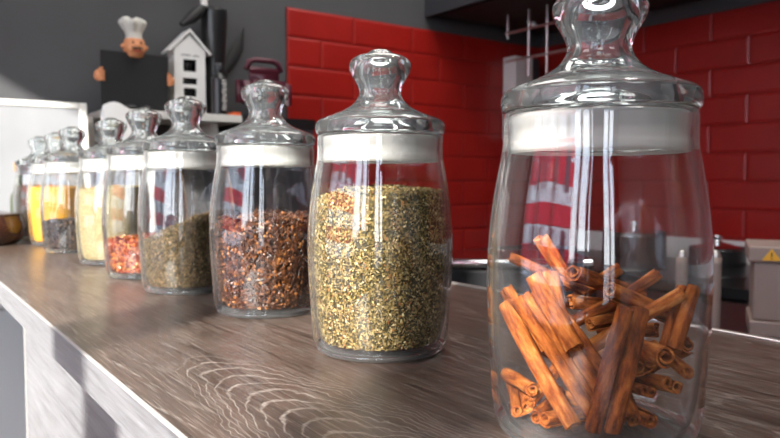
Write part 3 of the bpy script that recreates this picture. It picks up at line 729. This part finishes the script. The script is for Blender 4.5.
for sx in (-1, 1):   # black shoes peeking out below the board
    bm = bmesh.new(); bmesh.ops.create_uvsphere(bm, u_segments=14, v_segments=10, radius=0.012, matrix=Matrix.Translation((sx*0.022, -0.024, 0.0085)) @ Matrix.Diagonal((1.7, 1, 0.7, 1)))
    obj('shoe', bm, M['black'], ch, True)

# little wooden house
hs = empty('wooden_house', (0.762, 2.100, SZ), 'narrow white wooden house ornament with three dark cut-outs beside the figurine', 'ornament')
hw, hh, ap = 0.048, 0.195, 0.238
bm = bmesh.new()
rows_ = [(0.056, 0.081, 0.020), (0.092, 0.111, 0.022), (0.130, 0.166, 0.020)]
zc = 0.0
for (a, b_, hw2) in rows_:
    box(bm, -hw, hw, -0.030, -0.024, zc, a); box(bm, -hw, -hw2, -0.030, -0.024, a, b_); box(bm, hw2, hw, -0.030, -0.024, a, b_); zc = b_
box(bm, -hw, hw, -0.030, -0.024, zc, hh)
for (y0, y1) in ((-0.030, -0.024), (0.024, 0.030)):
    v = [bm.verts.new(p) for p in ((-hw, y0, hh), (hw, y0, hh), (0, y0, ap), (-hw, y1, hh), (hw, y1, hh), (0, y1, ap))]
    bm.faces.new(v[:3]); bm.faces.new(v[5:2:-1]); bm.faces.new((v[0], v[3], v[4], v[1])); bm.faces.new((v[1], v[4], v[5], v[2])); bm.faces.new((v[2], v[5], v[3], v[0]))
box(bm, -hw, -hw+0.005, -0.024, 0.030, 0, hh); box(bm, hw-0.005, hw, -0.024, 0.030, 0, hh); box(bm, -hw, hw, -0.024, 0.030, 0, 0.005)
obj('house_body', bm, M['white'], hs)
bm = bmesh.new(); box(bm, -hw+0.0055, hw-0.0055, 0.022, 0.0235, 0.006, hh); obj('back_board', bm, M['black_matte'], hs)
bm = bmesh.new()
for sx in (-1, 1):
    a = Vector((0, 0, ap+0.010)); b2 = Vector((sx*0.062, 0, hh-0.012)); n_ = Vector((sx*(ap+.01-hh+.012), 0, 0.062)).normalized()*0.006
    v = [bm.verts.new((p.x, y, p.z)) for y in (-0.036, 0.034) for p in (a, b2, b2+n_, a+Vector((0, 0, .0085)))]
    bm.faces.new(v[:4]); bm.faces.new(v[7:3:-1])
    for i in range(4): j = (i+1) % 4; bm.faces.new((v[i], v[4+i], v[4+j], v[j]))
obj('roof', bm, M['white'], hs)
def cup(zc, w_, h_):   # dark cup silhouettes set in the openings
    bm = bmesh.new(); lathe(bm, [(0, 0), (w_*.45, 0), (w_*.30, h_*.15), (w_*.55, h_*.45), (w_, h_), (w_*.9, h_), (0, h_*.8)], 20, c=(0, -0.004, zc)); obj('cup', bm, M['black'], hs, True)
cup(0.0565, 0.018, 0.023); cup(0.1305, 0.019, 0.028)
bm = bmesh.new(); lathe(bm, [(0, 0), (0.016, 0), (0.021, 0.008), (0.015, 0.015), (0, 0.016)], 20, c=(0, -0.004, 0.0925)); obj('cup', bm, M['black'], hs, True)
# the small faint line of lettering over the openings
bm = bmesh.new(); xx = -0.026
for k, wd in enumerate((.005, .004, .006, .004, .005, 0, .006, .004, .005)):
    if wd: box(bm, xx, xx+wd*0.8, -0.0306, -0.0301, 0.1760, 0.1760+(.005 if k % 2 else .0035))
    xx += 0.0062
obj('lettering', bm, M['charcoal'], hs)

# black utensil vase, utensils, bottle
vs = empty('utensil_vase', (0.860, 2.122, SZ), 'tall black vase behind the white wooden house', 'vase')
bm = bmesh.new(); lathe(bm, spline([(0, 0.0), (0.026, 0.0), (0.027, 0.05), (0.030, 0.14), (0.038, 0.260), (0.041, 0.327), (0.0385, 0.327), (0.035, 0.260), (0.027, 0.14), (0.023, 0.02), (0, 0.015)], 4), 40); obj('vase_body', bm, M['black'], vs, True)
bm = bmesh.new(); tube(bm, [(0.848, 2.132, SZ+0.024), (0.829, 2.138, SZ+0.48)], 0.011, 14)
tag(auto_smooth(obj('rolling_stick', bm, M['white'])), 'white round stick standing in the black vase', 'stick')
bm = bmesh.new(); tube(bm, [(0.862, 2.115, SZ+0.060), (0.858, 2.113, SZ+0.24), (0.838, 2.105, SZ+0.338), (0.812, 2.100, SZ+0.328), (0.780, 2.095, SZ+0.298), (0.744, 2.090, SZ+0.270)], [0.006, 0.007, 0.009, 0.016, 0.019, 0.007], 12)
tag(auto_smooth(obj('ladle', bm, M['black_matte'])), 'black utensil curving out left over the house roof', 'utensil')
bm = bmesh.new(); tube(bm, [(0, 0, 0), (0.004, 0, 0.15), (0.010, 0, 0.185), (0.012, 0, 0.225), (0.004, 0, 0.300)], [0.005, 0.007, 0.020, 0.022, 0.002], 14)
for v in bm.verts: v.co.y *= 0.35
for v in bm.verts: v.co.x += v.co.z*0.44
o = auto_smooth(obj('spatula', bm, M['black_matte'])); o.location = (0.846, 2.172, SZ+0.006); tag(o, 'black pointed utensil leaning to the right behind the vase', 'utensil')
bt = empty('black_bottle', (0.838, 2.035, SZ), 'slim black bottle with pale vertical lettering on the shelf', 'bottle')
bm = bmesh.new(); lathe(bm, spline([(0, 0), (0.021, 0), (0.0225, 0.006), (0.0225, 0.105), (0.020, 0.115), (0.012, 0.126), (0.0115, 0.136), (0, 0.136)], 3), 32); obj('bottle_body', bm, M['black'], bt, True)
bm = bmesh.new(); lathe(bm, [(0, 0.1365), (0.014, 0.1365), (0.0145, 0.152), (0.012, 0.156), (0, 0.156)], 24); obj('cap', bm, M['charcoal'], bt)
bm = bmesh.new()   # stacked pale strokes reading down the label
for k in range(11):
    z = 0.016 + k*0.0085; box(bm, -0.009 + (k % 3)*0.002, 0.004 + (k % 2)*0.004, -0.0250, -0.0226, z, z+0.0045)
lb = obj('label_print', bm, M['white'], bt); lb.rotation_euler = (0, 0, math.radians(20))

# maroon case with handle, standing on the counter at the back, orange box
mc = empty('maroon_canister', (0.995, 2.050, SZ), 'maroon rounded case with a dark handle right of the shelf', 'case')
sb = empty('corner_ledge', (0.985, 2.090, 0), 'low dark side cupboard standing in the corner beside the bar', 'cupboard')
box_obj('carcass', -0.085, 0.155, -0.10, 0.095, 0.0, SZ-0.031, M['charcoal'], sb)
box_obj('cupboard_top', -0.088, 0.158, -0.105, 0.095, SZ-0.0305, SZ-0.0005, M['black'], sb)
bm = bmesh.new(); box(bm, -0.095, 0.095, -0.050, 0.050, 0.0005, 0.160, 0.0); bmesh.ops.bevel(bm, geom=bm.edges[:], offset=0.045, segments=6, affect='EDGES'); obj('case_body', bm, M['maroon'], mc, True)
bm = bmesh.new(); tube(bm, [(-0.060, 0, 0.150), (-0.050, 0, 0.176), (-0.030, 0, 0.183), (0.030, 0, 0.183), (0.050, 0, 0.176), (0.060, 0, 0.150)], 0.0085, 12); obj('handle', bm, M['maroon'], mc, True)
tag(box_obj('orange_packet', 0.866, 0.893, 2.00, 2.07, SZ+0.0003, SZ+0.010, M['orange'], None, 0.001), 'flat orange packet lying at the right end of the shelf', 'packet')

# ------------------------------------------------------------------ white boards on the bar's far end
wb = empty('menu_board', (0.205, 2.060, TZ), 'large bright white board in cream frame leaning at the end of the bar', 'board')
wb.rotation_euler = (math.radians(-9), 0, math.radians(-4))
wb.location = (0.235, 2.02, TZ+0.003)
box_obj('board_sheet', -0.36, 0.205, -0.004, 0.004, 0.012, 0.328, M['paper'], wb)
for nme, q in (('frame_side', (0.2055, 0.2255, -0.008, 0.010, 0.0, 0.345)), ('frame_side', (-0.38, -0.3605, -0.008, 0.010, 0.0, 0.345)), ('frame_top', (-0.3600, 0.2050, -0.008, 0.010, 0.3285, 0.345)), ('frame_bottom', (-0.3600, 0.2050, -0.008, 0.010, 0.0, 0.0115))):
    box_obj(nme, *q, M['frame_white'], wb, 0.002)
wb2 = empty('menu_board', (0.405, 2.085, TZ+0.003), 'smaller cream board leaning behind the far jars right of the large one', 'board')
wb2.location = (0.462, 2.085, TZ+0.003)
wb2.rotation_euler = (math.radians(-7), 0, 0)
box_obj('board_sheet', -0.09, 0.015, -0.003, 0.003, 0.01, 0.31, M['hat'], wb2)
box_obj('frame_side', 0.0155, 0.034, -0.006, 0.006, 0.0, 0.317, M['frame_white'], wb2, 0.002)
# crumpled white cloth/paper behind the jars
bm = bmesh.new(); box(bm, 0, 0.112, 0, 0.105, 0.0005, 0.326)
bmesh.ops.subdivide_edges(bm, edges=bm.edges[:], cuts=7, use_grid_fill=True)
for v in bm.verts:
    k = noise.noise_vector(v.co*28)*0.006; k.z *= 0.4
    if v.co.z > 0.01: v.co += k
    if v.co.z > 0.22:
        t_ = (v.co.z-0.22)/0.106; v.co.y += (0.0525-v.co.y)*t_*0.85; v.co.z += 0.012*math.sin(v.co.x*55)*t_
o = obj('paper_bag', bm, M['white'], None, False, (0.470, 1.855, TZ)); tag(o, 'crumpled white paper bag standing behind the far jars below the figurine', 'bag')

# brown pot and small olive bottle at the left end
pt = empty('clay_pot', (0.178, 1.66, TZ), 'dark brown glazed lidded pot at the far left of the bar', 'pot')
bm = bmesh.new(); lathe(bm, spline([(0, 0.0), (0.045, 0.0), (0.062, 0.012), (0.070, 0.035), (0.066, 0.055), (0.063, 0.062), (0.058, 0.060), (0.050, 0.02), (0, 0.012)], 5), 56); obj('pot_body', bm, M['brown_pot'], pt, True)
bm = bmesh.new(); lathe(bm, spline([(0, 0.079), (0.010, 0.078), (0.012, 0.072), (0.030, 0.069), (0.060, 0.0655), (0.0645, 0.0635), (0.060, 0.0628), (0, 0.0628)], 4), 56); obj('pot_lid', bm, M['brown_pot'], pt, True)
ob = empty('oil_bottle', (0.272, 1.905, TZ), 'small olive bottle with cork half hidden behind the farthest jar', 'bottle')
bm = bmesh.new(); lathe(bm, spline([(0, 0), (0.020, 0), (0.021, 0.01), (0.021, 0.085), (0.016, 0.105), (0.008, 0.12), (0.0075, 0.155), (0, 0.155)], 4), 32); obj('bottle_body', bm, M['olive'], ob, True)
bm = bmesh.new(); lathe(bm, [(0, 0.1553), (0.011, 0.1553), (0.012, 0.175), (0, 0.177)], 20); obj('cork', bm, M['cork'], ob)

# bench seen under the bar's overhang
bn = empty('wooden_bench', (0.0, 1.85, 0), 'brown wooden bench below the bar against the back wall', 'bench')
box_obj('bench_seat', -0.75, 0.85, -0.22, 0.30, 0.52, 0.56, M['bench'], bn, 0.004)
for x in (-0.68, 0.74): box_obj('leg', x, x+0.06, -0.20, 0.28, 0.0, 0.5195, M['bench'], bn)
box_obj('bench_back', -0.75, 0.85, 0.285, 0.325, 0.5605, 0.66, M['bench'], bn, 0.004)

wbx = empty('bright_filler_box', (0.22, 1.86, 0.5603), 'white box added on the bench for the bright patch below the bar', 'box')  # added box; its white stands in for brightly sunlit wall
box_obj('box_body', -0.30, 0.30, -0.13, 0.13, 0, 0.34, M['white'], wbx, 0.006)
box_obj('lid', -0.305, 0.305, -0.135, 0.135, 0.3405, 0.375, M['white'], wbx, 0.006)
# ------------------------------------------------------------------ kitchen side
kc = empty('kitchen_cabinet', (0, 0, 0), 'dark kitchen cabinet run with black worktop under the red tiles', 'cabinet')
WZ = 0.895
box_obj('carcass', 1.87, XW-0.001, -1.6, YW-0.001, 0.10, WZ-0.031, M['charcoal'], kc)
box_obj('plinth', 1.92, XW-0.001, -1.6, YW-0.001, 0.0, 0.0995, M['black_matte'], kc)
box_obj('worktop', 1.84, XW-0.001, -1.6, YW-0.001, WZ-0.030, WZ, M['black'], kc, 0.001)
for k in range(6):
    d_ = box_obj('door', 1.850, 1.869, -1.59+k*0.628, -0.968+k*0.628, 0.12, WZ-0.04, M['charcoal'], kc, 0.002)
    box_obj('handle', 1.838, 1.849, -1.40+k*0.628, -1.20+k*0.628, 0.80, 0.812, M['steel'], d_)
struct(box_obj('trim_upstand_right', XW-0.030, XW-0.0125, -1.6, 1.95, WZ+0.0005, WZ+0.078, M['white']))
isl = empty('work_table', (0, 0, 0), 'dark low work table directly behind the bar', 'table')
box_obj('table_top', 0.98, 1.62, -0.9, 1.75, WZ-0.034, WZ, M['black'], isl, 0.001)
box_obj('table_front', 1.00, 1.60, -0.88, 1.73, 0.12, WZ-0.0345, M['charcoal'], isl)
for y in (-0.86, 1.66):
    for x in (1.02, 1.53): box_obj('leg', x, x+0.05, y, y+0.05, 0, 0.1195, M['black_matte'], isl)
# wall cabinets / hood
hd_ = empty('extractor_hood', (0, 0, 0), 'black extractor hood and wall cabinets above the red tiles', 'hood')
box_obj('hood_body', 1.766, XW-0.001, -1.6, YW-0.001, 1.842, 2.50, M['black_matte'], hd_)
box_obj('front_rail', 1.760, 1.7655, -1.6, YW-0.001, 1.828, 2.50, M['charcoal'], hd_)
box_obj('filter_panel', 1.80, XW-0.03, -1.5, YW-0.05, 1.830, 1.8415, M['black_matte'], hd_)
# steel appliance with warning sign
sx_ = empty('steel_appliance', (1.306, 0.638, WZ), 'pinkish grey metal appliance with yellow warning triangle at the right edge', 'appliance')
sx_.rotation_euler = (0, 0, math.radians(-61))
box_obj('housing', -0.010, 0.20, -0.005, 0.15, 0.030, 0.138, M['box_paint'], sx_, 0.004)
box_obj('foot_plinth', -0.015, 0.205, -0.010, 0.155, 0.0005, 0.0295, M['box_paint'], sx_, 0.003)
hdp = box_obj('head_panel', -0.020, 0.21, -0.014, 0.16, 0.1385, 0.168, M['box_paint'], sx_, 0.004)
bm = bmesh.new(); v = [bm.verts.new(p) for p in ((0.002, -0.0146, 0.1425), (0.034, -0.0146, 0.1425), (0.018, -0.0146, 0.1645))]; bm.faces.new(v)
r_ = bmesh.ops.extrude_face_region(bm, geom=bm.faces[:]); bmesh.ops.translate(bm, verts=[e for e in r_['geom'] if isinstance(e, bmesh.types.BMVert)], vec=(0, -0.0008, 0))
tri = obj('warning_triangle', bm, M['yellow'], hdp)
bm = bmesh.new(); box(bm, 0.0168, 0.0192, -0.0159, -0.0155, 0.1495, 0.1575); box(bm, 0.0168, 0.0192, -0.0159, -0.0155, 0.1455, 0.1475); obj('exclamation_mark', bm, M['black_matte'], tri)
# black griddle / coffee appliance with chrome rails
gr = empty('countertop_grill', (1.165, 1.130, WZ), 'black countertop grill with chrome rails seen behind and through the nearest jar', 'appliance')
gr.rotation_euler = (0, 0, math.radians(-36))
box_obj('housing', -0.19, 0.17, -0.10, 0.13, 0.012, 0.098, M['black'], gr, 0.008)
for x in (-0.16, 0.13):
    for y in (-0.08, 0.10): box_obj('foot', x, x+0.02, y, y+0.02, 0.0005, 0.0118, M['black_matte'], gr)
box_obj('lid', -0.185, 0.165, -0.095, 0.125, 0.0985, 0.118, M['chrome'], gr, 0.006)
bm = bmesh.new(); tube(bm, [(-0.15, -0.095, 0.108), (-0.15, -0.125, 0.115), (0.13, -0.125, 0.115), (0.13, -0.095, 0.108)], 0.006, 12); obj('handle', bm, M['chrome'], gr, True)
for k in range(3):
    bm = bmesh.new(); tube(bm, [(-0.12+k*0.10, -0.100, 0.050), (-0.12+k*0.10, -0.118, 0.050)], 0.013, 20); obj('knob', bm, M['chrome'], gr)
# slim shakers on the work table
def shaker(x, y, lab):
    s = empty('spice_shaker', (x, y, WZ), lab, 'shaker', 'slim pinkish grey shakers on the work table')
    bm = bmesh.new(); lathe(bm, spline([(0, 0), (0.0095, 0), (0.0105, 0.004), (0.0105, 0.135), (0.009, 0.144), (0, 0.144)], 3), 28); obj('shaker_body', bm, M['box_paint'], s, True)
    bm = bmesh.new(); lathe(bm, spline([(0, 0.1443), (0.008, 0.1443), (0.0085, 0.152), (0.005, 0.159), (0, 0.160)], 3), 24); obj('cap', bm, M['steel'], s, True)
shaker(1.186, 0.720, 'slim pinkish grey shaker seen through the right part of the cinnamon jar')
shaker(1.236, 0.684, 'slim pinkish grey shaker just outside the right edge of the cinnamon jar')
# pots on the cooker seen through the jar
for (x, y, r, h, lab) in ((2.02, 1.40, 0.10, 0.11, 'larger black cooking pot on the far worktop'), (2.05, 1.13, 0.08, 0.08, 'smaller black cooking pot nearer on the far worktop')):
    p_ = empty('cooking_pot', (x, y, WZ), lab, 'pot', 'black cooking pots')
    bm = bmesh.new(); lathe(bm, spline([(0, 0.0005), (r*.95, 0.0005), (r, 0.01), (r, h), (r*.97, h), (r*.95, 0.02), (0, 0.012)], 3), 40); obj('pot_body', bm, M['black'], p_, True)
    bm = bmesh.new(); lathe(bm, spline([(0, h+.045), (.014, h+.042), (.012, h+.025), (r*.5, h+.016), (r*.98, h+.002), (r*.9, h+.0005), (0, h+.0005)], 3), 40); obj('pot_lid', bm, M['chrome'], p_, True)
# white dispenser in the corner and hanging wire rack
dp = empty('paper_dispenser', (2.18, YW-0.016, 1.36), 'narrow white wall dispenser on the red tiles near the corner', 'dispenser')
box_obj('front_cover', 0, 0.105, -0.075, 0, 0, 0.350, M['white'], dp, 0.003)
box_obj('side_panel', 0.1055, 0.150, -0.070, 0, 0.002, 0.348, M['charcoal'], dp)
bm = bmesh.new()
for z in (1.758, 1.650): tube(bm, [(2.00, 1.98, z), (2.00, 1.45, z)], 0.0055, 10)
for y in (1.97, 1.86, 1.77, 1.66, 1.55): tube(bm, [(2.00, y, 1.829), (2.00, y, 1.58 if y < 1.9 else 1.735)], 0.0045, 10)
bmesh.ops.create_uvsphere(bm, u_segments=16, v_segments=10, radius=0.014, matrix=Matrix.Translation((1.992, 1.83, 1.765)))
tag(auto_smooth(obj('hanging_wire_rack', bm, M['steel'])), 'metal wire rack hanging under the hood near the corner', 'rack')

# ------------------------------------------------------------------ added fill lamps at the ceiling, unseen, brightening lids and tiled wall
def panel(x, y, e, lab, w_=0.58):
    d = empty('added_fill_panel', (x, y, 2.899), lab, 'lamp', 'added square fill panels')
    bm = bmesh.new(); box(bm, -w_/2-.02, w_/2+.02, -w_/2-.02, w_/2+.02, -0.03, 0); obj('housing', bm, M['white'], d)
    l = bpy.data.lights.new('fill_panel_light', 'AREA'); l.shape = 'SQUARE'; l.size = w_; l.energy = e; l.color = (1, 0.97, 0.92)
    lo = bpy.data.objects.new('fill_panel_light', l); COL.objects.link(lo); lo.parent = d; lo.location = (0, 0, -0.033)
panel(-0.55, -0.55, 12, 'added square fill panel nearest the windows')
panel(0.30, -1.30, 14, 'added square fill panel behind the camera over the bar')
panel(-0.75, 0.75, 8, 'added square fill panel toward the dark back wall')
panel(1.25, 1.40, 32, 'largest added fill panel over the gap between bar and kitchen', 1.15)  # added so the lid domes mirror a bright ceiling
def fill_downlight(x, y, e, lab):
    d = empty('added_fill_lamp', (x, y, 2.899), lab, 'lamp', 'added round fill lamps')
    bm = bmesh.new(); lathe(bm, [(0, 0), (0.11, 0), (0.11, -0.03), (0.10, -0.035), (0.095, -0.012), (0, -0.012)], 32); obj('housing', bm, M['white'], d)
    l = bpy.data.lights.new('fill_lamp_light', 'AREA'); l.shape = 'DISK'; l.size = 0.18; l.energy = e; l.color = (1, 0.93, 0.84)
    lo = bpy.data.objects.new('fill_lamp_light', l); COL.objects.link(lo); lo.parent = d; lo.location = (0, 0, -0.04)
fill_downlight(1.15, 0.35, 10, 'added round fill lamp over the kitchen side of the bar')
